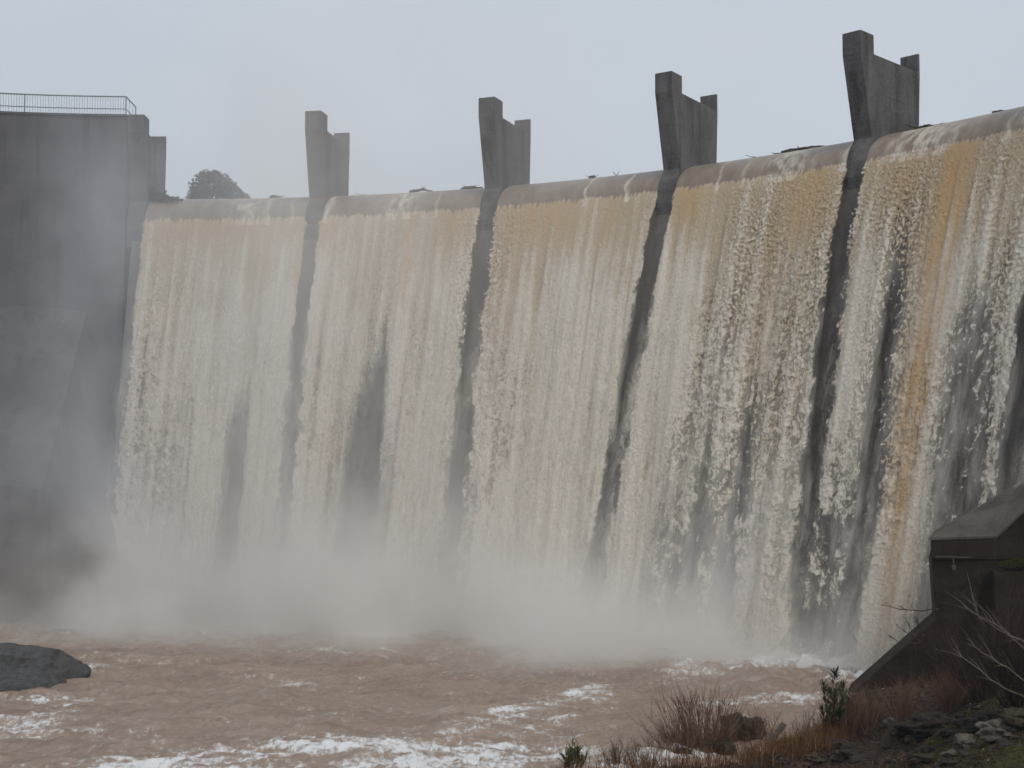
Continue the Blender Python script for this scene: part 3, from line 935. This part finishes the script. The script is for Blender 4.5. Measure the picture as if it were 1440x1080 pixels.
# ------------------------------------------------------------------ near bank: rocks
rocks = [
    ('boulder', 1046, 1040, .52, .45, .42, 'rock_brown', 'dark rounded boulder behind the red bare shrub', 'boulder'),
    ('boulder', 1012, 1056, .30, .25, .20, 'rock_dark', 'low dark stone left of the rounded boulder', 'boulder'),
    ('boulder', 1300, 1032, .60, .40, .27, 'rock_dark', 'large dark flat boulder below the wing wall', 'boulder'),
    ('boulder', 1262, 1034, .26, .22, .17, 'rock_dark', 'small dark stone against the large flat boulder', 'stone'),
    ('boulder', 1245, 1023, .16, .13, .12, 'rock_pale', 'pale little stone in the dry grass', 'stone'),
    ('boulder', 1278, 1044, .20, .16, .10, 'rock_pale', 'pale flat stone in front of the large flat boulder', 'stone'),
    ('boulder', 1353, 1052, .26, .20, .16, 'rock_pale', 'pale grey stone at the edge of the mossy slope', 'stone'),
    ('boulder', 1334, 1064, .20, .16, .09, 'rock_pale', 'thin pale slab on the mossy slope', 'stone'),
    ('boulder', 1404, 1038, .42, .26, .18, 'rock_pale', 'long pale rock at the right edge above the moss', 'boulder'),
    ('boulder', 1372, 1024, .35, .26, .16, 'rock_dark', 'dark rock beneath the pale bare stems', 'boulder'),
    ('boulder', 1430, 1018, .34, .28, .18, 'rock_brown', 'brown rock at the right edge under the wall', 'boulder'),
    ('boulder', 1165, 1056, .40, .30, .15, 'rock_dark', 'low dark rock below the evergreen sapling', 'boulder'),
    ('boulder', 1200, 1070, .5, .34, .16, 'rock_dark', 'broad dark slab at the bottom of the bank', 'boulder'),
    ('boulder', 1140, 1075, .22, .2, .12, 'rock_brown', 'brown stone beside the moss hummock', 'stone'),
    ('boulder', 1085, 1072, .24, .2, .13, 'rock_dark', 'dark stone at the foot of the leaning plank', 'stone'),
    ('boulder', 1290, 1072, .24, .18, .11, 'rock_brown', 'brown stone below the pale flat stone', 'stone'),
    ('boulder', 958, 1062, .2, .2, .12, 'rock_dark', 'dark stone at the waterline under the red bare shrub', 'stone'),
]
for k, (nm, px, py, sx, sy, sz, m, lab, cat) in enumerate(rocks):
    p = on_bank(px, py)
    tag(boulder(nm, p + Vector((0, 0, sz * .45)), sx, sy, sz, M[m], 10 + k, random.uniform(-.5, .5), 5, .55), lab, cat)
# moss hummock
p = on_bank(1112, 1058)


def moss_clump(name, p, sx, sy, sz, n, lab, seed):
    rng = random.Random(seed)
    t = empty(name, p, lab, 'moss')
    b = boulder('mound', p, sx, sy, sz, M['rock_brown'], seed, 0, 3, .2); b.parent = t; b.location = (0, 0, 0)
    mb = MB()
    for k in range(n):
        d = Vector((rng.gauss(0, 1), rng.gauss(0, 1), abs(rng.gauss(0, 1)))).normalized()
        q = p + Vector((d.x * sx, d.y * sy, d.z * sz)) * rng.uniform(.9, 1.03)
        mb.leaf(q, d + Vector((rng.uniform(-.6, .6), rng.uniform(-.6, .6), rng.uniform(0, .6))), (rng.uniform(-1, 1), rng.uniform(-1, 1), 0.1), rng.uniform(.04, .11), .012, min(1, max(0, rng.gauss(.45, .25))))
    mb.build('moss_blades', M['moss'], t, recalc=False)
    return t


moss_clump('moss_hummock', p, .52, .4, .26, 3500, 'bright green moss hummock right of the rounded boulder', 5)
q = wf(1430, 793, -.9)
moss_clump('moss_cushion', q, .7, .35, .16, 2500, 'moss cushion on the ledge of the dark wing wall', 6)
# plank
pl = MB(); a = on_bank(1072, 1052); d = Vector((.42, .1, .50)).normalized(); s_ = Vector((.8, -.5, -.4)).normalized(); s_ = (s_ - d * s_.dot(d)).normalized(); n_ = d.cross(s_)
pl.box(a + d * .36, d * .42, s_ * .075, n_ * .025)
tag(pl.build('plank', M['rock_pale'], at_base=a), 'short grey plank leaning against the rounded boulder', 'plank')

# rubble: nobody could count
mb = MB(); rng = random.Random(21)
ico = bmesh.new(); bmesh.ops.create_icosphere(ico, subdivisions=1, radius=1)
iv = [v.co.copy() for v in ico.verts]; ifc = [tuple(v.index for v in f.verts) for f in ico.faces]; ico.free()
for k in range(2600):
    x = rng.uniform(1, 14); y = rng.uniform(24, min(37, float(edge_y(x)) - .2))
    s = rng.uniform(.02, .07) * (1 + 1.3 * (rng.random() < .12))
    e = (rng.uniform(.7, 1.5), rng.uniform(.7, 1.3), rng.uniform(.4, .8))
    z = bz(x, y)
    mb.add([Vector((x, y, z + s * .3)) + Vector((v.x * e[0], v.y * e[1], v.z * e[2])) * s * rng.uniform(.75, 1.2) for v in iv], ifc)
o = mb.build('rubble', M['rock_dark']); tag(o, 'small wet stones scattered over the near bank', 'rubble', None, 'stuff')


# ------------------------------------------------------------------ plants
def wand(mb, base, d, L, r, rng, twig=3, bend=.25, var=None, tl=.4):
    d = Vector(d).normalized(); pts = [Vector(base)]; n = 6
    side = Vector((rng.uniform(-1, 1), rng.uniform(-1, 1), rng.uniform(-.2, .4))) * bend
    for k in range(n):
        dd = (d + side * (k / n) ** 1.3 + Vector((rng.uniform(-.07, .07), rng.uniform(-.07, .07), 0))).normalized()
        pts.append(pts[-1] + dd * L / n)
    v = rng.random() if var is None else var
    mb.tube(pts, r, r * .3, 4, v)
    for q in range(twig):
        k = rng.randrange(2, n); s0 = pts[k]; f = (pts[k] - pts[k - 1]).normalized()
        e = (f + Vector((rng.uniform(-1, 1), rng.uniform(-1, 1), rng.uniform(-.2, .6))) * .7).normalized() * L * rng.uniform(.15, tl)
        mb.tube([s0, s0 + e * .5 + Vector((0, 0, .02)), s0 + e + Vector((0, 0, .06))], r * .5, r * .2, 3, min(1, v + .2))


def bare_shrub(name, base, H, spread, n, r, mat, lab, seed, lean=(0, 0), twig=4, group=None):
    rng = random.Random(seed); mb = MB()
    for k in range(n):
        a = rng.uniform(0, 2 * math.pi); s = rng.uniform(0, spread)
        d = Vector((math.cos(a) * s + lean[0], math.sin(a) * s * .8 + lean[1], 1))
        b = Vector(base) + Vector((math.cos(a), math.sin(a), 0)) * rng.uniform(0, .12 * H)
        b.z = bz(b.x, b.y) - .03
        wand(mb, b, d, H * rng.uniform(.55, 1.05), r * rng.uniform(.6, 1.2), rng, twig)
    o = mb.build(name, M[mat], at_base=base)
    return tag(o, lab, 'shrub', group)


bare_shrub('bare_shrub', on_bank(985, 1052), 2.35, .75, 150, .016, 'red_stem', 'large reddish bare shrub with fanned thin stems at the waterline', 1, (-.12, 0), 6)
bare_shrub('bare_shrub', on_bank(945, 1062), 1.4, .8, 60, .013, 'red_stem', 'low reddish bare shrub left of the large fanned one', 2, (-.2, 0), 5)
bare_shrub('bare_shrub', on_bank(865, 1078), .95, .75, 36, .010, 'dark_stem', 'dark twiggy shrub at the bottom of the frame over white foam', 3, (0, 0), 6)
bare_shrub('bare_shrub', on_bank(905, 1080), .8, .9, 26, .009, 'dark_stem', 'dark twiggy shrub just left of the red shrub base', 4, (0, 0), 6)
bare_shrub('bare_shrub', on_bank(825, 1080), 1.45, .25, 5, .008, 'dark_stem', 'few tall thin dark stems rising over the foam', 5, (-.15, 0), 3)
bare_shrub('bare_shrub', on_bank(1090, 1040), 1.35, .55, 34, .009, 'red_stem', 'reddish bare shrub behind the moss hummock', 6, (0, 0), 5)
bare_shrub('bare_shrub', on_bank(1215, 1032), 1.0, .6, 34, .008, 'red_stem', 'thin red stemmed shrub right of the evergreen sapling', 7, (0, 0), 5)
bare_shrub('bare_shrub', on_bank(1130, 1040), 1.05, .5, 28, .008, 'dark_stem', 'dark bare stems crowding left of the evergreen sapling', 8, (0, 0), 5)
bare_shrub('bare_shrub', on_bank(1052, 1046), 1.6, .6, 60, .010, 'red_stem', 'reddish bare shrub rising directly behind the dark rounded boulder', 21, (.05, 0), 6)
bare_shrub('bare_shrub', on_bank(1190, 1042), 1.25, .7, 60, .009, 'red_stem', 'spreading rusty shrub at the foot of the tall green sapling', 22, (0, 0), 6)
bare_shrub('bare_shrub', on_bank(1262, 1026), 1.15, .8, 55, .008, 'red_stem', 'low rusty shrub beside the large dark flat boulder', 23, (0, 0), 6)
bare_shrub('bare_shrub', on_bank(905, 1066), 1.35, .9, 55, .010, 'red_stem', 'wide low red stemmed shrub at the left end of the dry grass', 24, (-.2, 0), 6)
bare_shrub('bare_shrub', on_bank(1375, 985), 1.8, 1.1, 150, .008, 'dark_stem', 'dense dark brush in front of the wing wall', 9, (.1, 0), 8)
bare_shrub('bare_shrub', on_bank(1425, 995), 2.2, 1.0, 150, .009, 'dark_stem', 'dark brush at the right edge beneath the pale stems', 10, (-.1, 0), 8)
bare_shrub('bare_shrub', on_bank(1330, 1000), 1.0, .9, 80, .007, 'red_stem', 'low rusty brush at the toe of the wing wall', 11, (0, 0), 6)


def branch(name, px_pts, Ys, r0, r1, mat, lab, seed, twigs=6, tl=.5):
    rng = random.Random(seed); mb = MB()
    pts = [at(px, py, y) for (px, py), y in zip(px_pts, Ys)]
    P = []
    for a, b in zip(pts[:-1], pts[1:]):
        for k in range(4): P.append(a + (b - a) * k / 4 + Vector((rng.uniform(-.015, .015), 0, rng.uniform(-.015, .015))))
    P.append(pts[-1])
    mb.tube(P, r0, r1, 5, .75)
    for k in range(twigs):
        j = rng.randrange(len(P) // 3, len(P) - 1); f = (P[j + 1] - P[j]).normalized()
        e = (f + Vector((rng.uniform(-.3, .3), rng.uniform(-.6, .6), rng.uniform(-.7, .9)))).normalized() * rng.uniform(.15, tl)
        mb.tube([P[j], P[j] + e * .5 + Vector((0, 0, .02)), P[j] + e], r1 * 1.2, r1 * .4, 4, rng.uniform(.2, .8))
    return mb


# pale stems leaning in from the right: one shrub rooted just outside the frame
root = on_bank(1560, 1035); root.z = bz(root.x, root.y)
mbp = MB(); Yp = root.y
for k, pts in enumerate(([(1520, 985), (1440, 908), (1395, 880), (1350, 852)], [(1520, 1000), (1440, 962), (1400, 932), (1355, 905)], [(1530, 1015), (1440, 986), (1385, 955), (1335, 912)], [(1500, 970), (1420, 900), (1372, 868), (1362, 838)])):
    m_ = branch('x', pts, [Yp - .2, Yp - .4 + .1 * k, Yp - .5, Yp - .4], .014 if k < 3 else .009, .006 if k < 3 else .004, 'pale_stem', '', 30 + k, 9, .5)
    mbp.add(m_.v, m_.f); mbp.a[-len(m_.v):] = m_.a
    mbp.tube([root + Vector((0, 0, -.05)), (root + at(*pts[0], Yp - .2)) * .5 + Vector((.1, 0, .1)), at(*pts[0], Yp - .2)], .022, .014, 5, .6)
tag(mbp.build('bare_shrub', M['pale_stem'], at_base=root), 'pale bare stems leaning in from the right edge across the dark wall', 'shrub')
m_ = branch('x', [(1316, 856), (1290, 859), (1262, 857), (1236, 851)], [41.2] * 4, .022, .008, 'dark', '', 50, 5, .45)
tag(m_.build('bare_branch', M['dark_stem'], at_base=m_.v[0]), 'single dark twig reaching left from the wing wall across the orange fall', 'branch')
m_ = MB()
for k, pts in enumerate(([(1290, 902), (1270, 890), (1255, 878)], [(1288, 904), (1262, 905), (1244, 893)], [(1292, 898), (1290, 884), (1282, 872)], [(1296, 894), (1276, 884), (1268, 868)])):
    b_ = branch('x', pts, [41.3, 41.2, 41.1], .016, .006, 'dark', '', 60 + k, 5, .5); m_.add(b_.v, b_.f); m_.a[-len(b_.v):] = b_.a
tag(m_.build('bare_branch', M['dark_stem'], at_base=m_.v[0]), 'small dark bush of twigs growing on the sloping toe of the wall', 'branch')


def sapling(base, H, lab, seed, nstem, lean=0.0, mat='ever'):
    rng = random.Random(seed)
    t = empty('evergreen_sapling', base, lab, 'sapling')
    st = MB(); lf = MB()
    for k in range(nstem):
        a = rng.uniform(0, 6.28); sp = .08 + .60 * (k > 0) * rng.random()
        d = Vector((math.cos(a) * sp + lean, math.sin(a) * sp, 1)).normalized()
        Hk = H * (1 if k == 0 else rng.uniform(.45, .92))
        b = Vector(base) + Vector((math.cos(a) * .02 * k, math.sin(a) * .02 * k, -.03))
        pts = [b + d * Hk * f + Vector((.03 * math.sin(f * 5 + k), 0, 0)) for f in np.linspace(0, 1, 7)]
        st.tube(pts, .016, .005, 5, rng.random())
        for q in range(int(85 * Hk / 1.6)):
            f = rng.uniform(.35, 1.0) ** .8; p_ = b + d * Hk * f
            aa = rng.uniform(0, 6.28)
            out = Vector((math.cos(aa), math.sin(aa), rng.uniform(.5, 1.5)))
            lf.leaf(p_, out, Vector((-math.sin(aa), math.cos(aa), 0)), rng.uniform(.18, .36), rng.uniform(.014, .026), min(1, max(0, rng.gauss(.5, .28))))
    st.tube([Vector(base) - Vector((0, 0, .12)), Vector(base) + Vector((0, 0, .05))], .09, .05, 7, .2)
    st.build('stem', M['dark_stem'], t); lf.build('foliage', M[mat], t, recalc=False)
    return t


sapling(on_bank(1166, 1045), 1.75, 'tall dark green sapling with upright narrow leaves standing in dry grass', 1, 8)
sapling(on_bank(1138, 1046), 1.15, 'shorter leaning green sapling left of the tall one', 2, 8, -.2)
sapling(on_bank(803, 1088), .62, 'small olive green shoots at the bottom beside white foam', 3, 9, 0, 'olive')

# dry grass band and moss grass
mb = MB(); rng = random.Random(33)
for k in range(15000):
    px = rng.triangular(1000, 1330, 1190) if rng.random() < .6 else rng.uniform(780, 1340)
    Yd = rng.uniform(28.5, 36.6); x = (px - 720) / F * Yd
    d = float(edge_y(x)) - Yd
    if d < -.35 or d > 2.4 or pn(x * 1.1, Yd * 1.1, 200) < -.25: continue
    z = bz(x, Yd); H = rng.uniform(.25, .75) * (1 if rng.random() < .8 else 1.3)
    p0 = Vector((x, Yd, max(z, -.1) - .02)); l = Vector((rng.gauss(0, .22), rng.gauss(0, .22), 1)).normalized()
    sd = Vector((rng.uniform(-1, 1), rng.uniform(-.4, .4), 0)).normalized() * rng.uniform(.004, .009)
    tip = p0 + l * H + Vector((rng.gauss(0, .08), rng.gauss(0, .08), -.04))
    mid = p0 + l * H * .55
    mb.add([p0 - sd, p0 + sd, mid + sd * .8, tip, mid - sd * .8], [(0, 1, 2, 4), (4, 2, 3)], min(1, max(0, rng.gauss(.45, .25))))
o_dry = mb
mb = MB(); rng = random.Random(41)
for k in range(5200):
    x = rng.uniform(1.5, 15.5); y = rng.uniform(26.5, 41)
    d = float(edge_y(x)) - y
    if d < -.1 or d > 7.5 or (rng.random() > .25 and pn(x * .7, y * .7, 230) < -.05): continue
    near_wall = y > 33.5
    z = bz(x, y); H = rng.uniform(.15, .5) * (1.15 if near_wall else 1)
    p0 = Vector((x, y, z - .02)); l = Vector((rng.gauss(0, .6), rng.gauss(0, .6), 1)).normalized()
    p1 = p0 + l * H * .5 + Vector((rng.gauss(0, .04), rng.gauss(0, .04), 0)); p2 = p0 + l * H + Vector((rng.gauss(0, .1), rng.gauss(0, .1), -.05 * H))
    mb.tube([p0, p1, p2], rng.uniform(.004, .008), .002, 3, min(1, max(0, rng.gauss(.35, .3))))
tag(mb.build('undergrowth', M['red_stem'], recalc=False), 'tangled dead stems over the near bank', 'undergrowth', None, 'stuff')
mb = MB(); rng = random.Random(42)
for k in range(16000):
    x = rng.uniform(2, 14); y = rng.uniform(24, 37)
    if float(edge_y(x)) - y < .3 or pn(x * .9, y * .9, 240) < -.15: continue
    z = bz(x, y)
    mb.leaf(Vector((x, y, z + rng.uniform(.0, .02))), (rng.uniform(-1, 1), rng.uniform(-1, 1), rng.uniform(-.1, .5)), (rng.uniform(-1, 1), rng.uniform(-1, 1), rng.uniform(-.3, .3)), rng.uniform(.03, .09), rng.uniform(.008, .022), min(1, max(0, rng.gauss(.5, .3))))
tag(mb.build('fallen_leaves', M['straw'], recalc=False), 'brown leaf litter over the near bank', 'leaves', None, 'stuff')
mb = o_dry
tag(mb.build('dry_grass', M['straw'], recalc=False), 'rusty dry grass along the waterline', 'grass', None, 'stuff')
mb = MB(); rng = random.Random(34)
for k in range(26000):
    x = rng.uniform(3, 13.5); y = rng.uniform(23.5, 32)
    mo = float(sstep(5.0, 9.0, np.float64(x)) * sstep(30.5, 27.0, np.float64(y))) + .5 * float(pn(x * .8, y * .8, 220))
    if mo < .45: continue
    z = bz(x, y); H = rng.uniform(.02, .07)
    p0 = Vector((x, y, z - .005)); l = Vector((rng.gauss(0, .7), rng.gauss(0, .7), 1)).normalized()
    mb.leaf(p0, l, (rng.uniform(-1, 1), rng.uniform(-1, 1), 0), H, rng.uniform(.006, .018), min(1, max(0, rng.gauss(.5, .3))))
tag(mb.build('grass', M['moss'], recalc=False), 'short mossy grass and leaf litter on the bottom right slope', 'grass', None, 'stuff')

# ------------------------------------------------------------------ spray and haze
def mist_mat():
    t = NT('spray_volume'); p = t.pos()
    sx = t.n('ShaderNodeSeparateXYZ'); t.l(p, sx.inputs[0]); x, y, z = sx.outputs
    dx = t.math('SUBTRACT', x, CX); dy = t.math('SUBTRACT', y, CY)
    r = t.math('SQRT', t.math('ADD', t.math('MULTIPLY', dx, dx), t.math('MULTIPLY', dy, dy)))
    ang = t.math('MULTIPLY', t.math('ARCTAN2', dx, dy), 57.2958)
    d = t.math('SUBTRACT', RN - 5.6, r)                      # metres in front of the foot
    n = t.noise(t.scaled(p, (1, 1, .62)), .17, 3, .55, .35); n2 = t.noise(p, .55, 2, .5)
    wisp = t.math('ADD', t.math('MULTIPLY', n, .75), t.math('MULTIPLY', n2, .25))
    # plunge cloud along the foot, dying with height and with distance downstream
    left = t.mapr(ang, 52, 2, 0, 1)
    hz_ = t.math('MULTIPLY_ADD', left, .75, 1.25)
    hh = t.math('POWER', 2.718, t.math('MULTIPLY', t.math('DIVIDE', z, hz_), -1.0))
    dd = t.math('DIVIDE', t.math('SUBTRACT', d, .6), t.mapr(ang, 36, 52, 5.2, 1.4))
    ff_ = t.math('POWER', 2.718, t.math('MULTIPLY', t.math('MULTIPLY', dd, dd), -1.0))
    foot = t.math('MULTIPLY', t.math('MULTIPLY', hh, ff_), t.math('MULTIPLY', t.mapr(wisp, .36, .66, 0.2, 1.85), t.math('MULTIPLY', t.mapr(ang, -10, 2, .8, 1), 1.45)))
    # thin drifting veil on the left
    lv = t.math('MULTIPLY', t.mapr(ang, 44, 6, 0, 1), t.mapr(ang, -9, 4, .13, 1))
    lv2 = t.math('MULTIPLY', t.mapr(z, 40, 12, .0, 1), t.mapr(z, 4, 17, .55, 1))
    veil = t.math('MULTIPLY', t.math('MULTIPLY', lv, lv2), t.math('MULTIPLY', t.mapr(wisp, .40, .66, .25, 1.8), .043))
    mid = t.math('MULTIPLY', t.math('MULTIPLY', t.mapr(z, 15, 2), t.mapr(ang, 56, 20, .0, 1)), t.math('MULTIPLY', t.mapr(wisp, .40, .66, .1, 1.8), .009))
    skim = t.math('MULTIPLY', t.math('MULTIPLY', t.math('POWER', 2.718, t.math('MULTIPLY', z, -.85)), t.mapr(d, 12.0, 1.0, 0, 1)), t.math('MULTIPLY', t.mapr(wisp, .38, .66, .2, 1.8), .16))
    foot = t.math('ADD', foot, skim)
    dens = t.math('MULTIPLY', t.math('ADD', foot, t.math('ADD', veil, mid)), t.mapr(ang, 55.5, 49, 0, 1))
    v = t.n('ShaderNodeVolumePrincipled'); t.l(t.mix(t.math('MULTIPLY', t.mapr(z, 1.5, 9), t.mapr(ang, 12, 0)), (.99, .972, .945), (.90, .94, .995)), v.inputs['Color'])
    v.inputs['Anisotropy'].default_value = 0.0
    t.l(dens, v.inputs['Density']); t.l(v.outputs[0], t.out.inputs['Volume'])
    t.m.cycles.volume_step_rate = .55 if hasattr(t.m, 'cycles') else 1
    return t.m


mist_prof = [(-16, .02), (-16, 5), (-11, 17), (-3.4, 26), (.2, 26), (.2, 18.6), (-6.5, .02)]
mb = MB(); m = len(mist_prof); vs = []; fs = []; n = 40
mist_prof = [(-17, .16), (-17, 10), (-14, 21), (-9, 28), (5, 28), (5, 20.9), (3.9, 20.74), (-.25, 17.5), (-1.6, 14), (-3.2, 8), (-4.2, 3), (-4.8, .16)]
m = len(mist_prof)
for i in range(n + 1):
    th = -20 + 77 * i / n
    vs += [pol(dr, th, z) for dr, z in mist_prof]
for i in range(n):
    for k in range(m):
        k2 = (k + 1) % m; fs.append((i * m + k, i * m + k2, (i + 1) * m + k2, (i + 1) * m + k))
fs.append(tuple(range(m))); fs.append(tuple(range(n * m + m - 1, n * m - 1, -1)))
mb.add(vs, fs)
mist = mb.build('mist', mist_mat()); tag(mist, 'pale spray cloud boiling up from the foot of the falls', 'mist', None, 'stuff')

hzm = NT('haze_volume'); v = hzm.n('ShaderNodeVolumePrincipled')
v.inputs['Color'].default_value = (.86, .90, .97, 1); v.inputs['Density'].default_value = .0005; v.inputs['Anisotropy'].default_value = .2
hzm.l(v.outputs[0], hzm.out.inputs['Volume'])
mb = MB(); mb.box((0, 83, 23), (78, 0, 0), (0, 92, 0), (0, 0, 26))
haze = mb.build('haze', hzm.m); tag(haze, 'thin grey haze over the whole gorge', 'haze', None, 'stuff')

# ------------------------------------------------------------------ light
SUN_EL, SUN_AZ = R(50), R(148)              # azimuth clockwise from +Y: behind the viewer to the right
w = bpy.data.worlds.new('World'); S.world = w; w.use_nodes = True
nt = w.node_tree; nt.nodes.clear()
out = nt.nodes.new('ShaderNodeOutputWorld'); bg = nt.nodes.new('ShaderNodeBackground')
sky = nt.nodes.new('ShaderNodeTexSky'); sky.sky_type = 'NISHITA'; sky.sun_disc = False
sky.sun_elevation = SUN_EL; sky.sun_rotation = SUN_AZ; sky.dust_density = 4; sky.air_density = 1.5
bw = nt.nodes.new('ShaderNodeRGBToBW'); nt.links.new(sky.outputs[0], bw.inputs[0])
# overcast: cloud deck evens the sky out to a pale grey, keeping part of the clear sky's gradient
tc = nt.nodes.new('ShaderNodeTexCoord'); nz = nt.nodes.new('ShaderNodeTexNoise')
mp = nt.nodes.new('ShaderNodeMapping'); mp.inputs['Scale'].default_value = (1.0, 1.0, 2.6)
nt.links.new(tc.outputs['Generated'], mp.inputs[0]); nt.links.new(mp.outputs[0], nz.inputs['Vector'])
nz.inputs['Scale'].default_value = 2.3; nz.inputs['Detail'].default_value = 5
rp = nt.nodes.new('ShaderNodeValToRGB'); nt.links.new(nz.outputs['Fac'], rp.inputs[0])
e = rp.color_ramp.elements
e[0].position = .3; e[0].color = (5.1, 5.75, 6.4, 1); e[1].position = .72; e[1].color = (5.85, 6.2, 6.85, 1)
mx = nt.nodes.new('ShaderNodeMix'); mx.data_type = 'RGBA'; mx.inputs[0].default_value = .9
nt.links.new(sky.outputs[0], mx.inputs[6]); nt.links.new(rp.outputs[0], mx.inputs[7])
nt.links.new(mx.outputs[2], bg.inputs[0]); bg.inputs[1].default_value = .1
nt.links.new(bg.outputs[0], out.inputs[0])
sl = bpy.data.lights.new('sun', 'SUN'); sl.energy = 1.3; sl.angle = R(25); sl.color = (1.0, .95, .88)
so = bpy.data.objects.new('sun', sl); COL.objects.link(so)
sd = Vector((math.sin(SUN_AZ) * math.cos(SUN_EL), math.cos(SUN_AZ) * math.cos(SUN_EL), math.sin(SUN_EL)))
so.rotation_euler = sd.to_track_quat('Z', 'Y').to_euler(); so.location = (20, -5, 60)

# ------------------------------------------------------------------ camera and render settings
cam = bpy.data.cameras.new('camera'); cam.sensor_width = 36; cam.lens = F / 1440 * 36; cam.clip_end = 2000; cam.clip_start = .1
co = bpy.data.objects.new('camera', cam); COL.objects.link(co)
co.location = (0, 0, HC); co.rotation_euler = (math.pi / 2 + PITCH, 0, 0)
S.camera = co
S.view_settings.view_transform = 'Standard'; S.view_settings.look = 'None'; S.view_settings.exposure = .10; S.view_settings.gamma = 1
S.cycles.use_adaptive_sampling = True; S.cycles.adaptive_threshold = .035
S.cycles.use_denoising = True
S.cycles.max_bounces = 7; S.cycles.diffuse_bounces = 3; S.cycles.transparent_max_bounces = 10
S.cycles.volume_bounces = 4
S.cycles.volume_step_rate = 1.0
S.cycles.volume_max_steps = 96
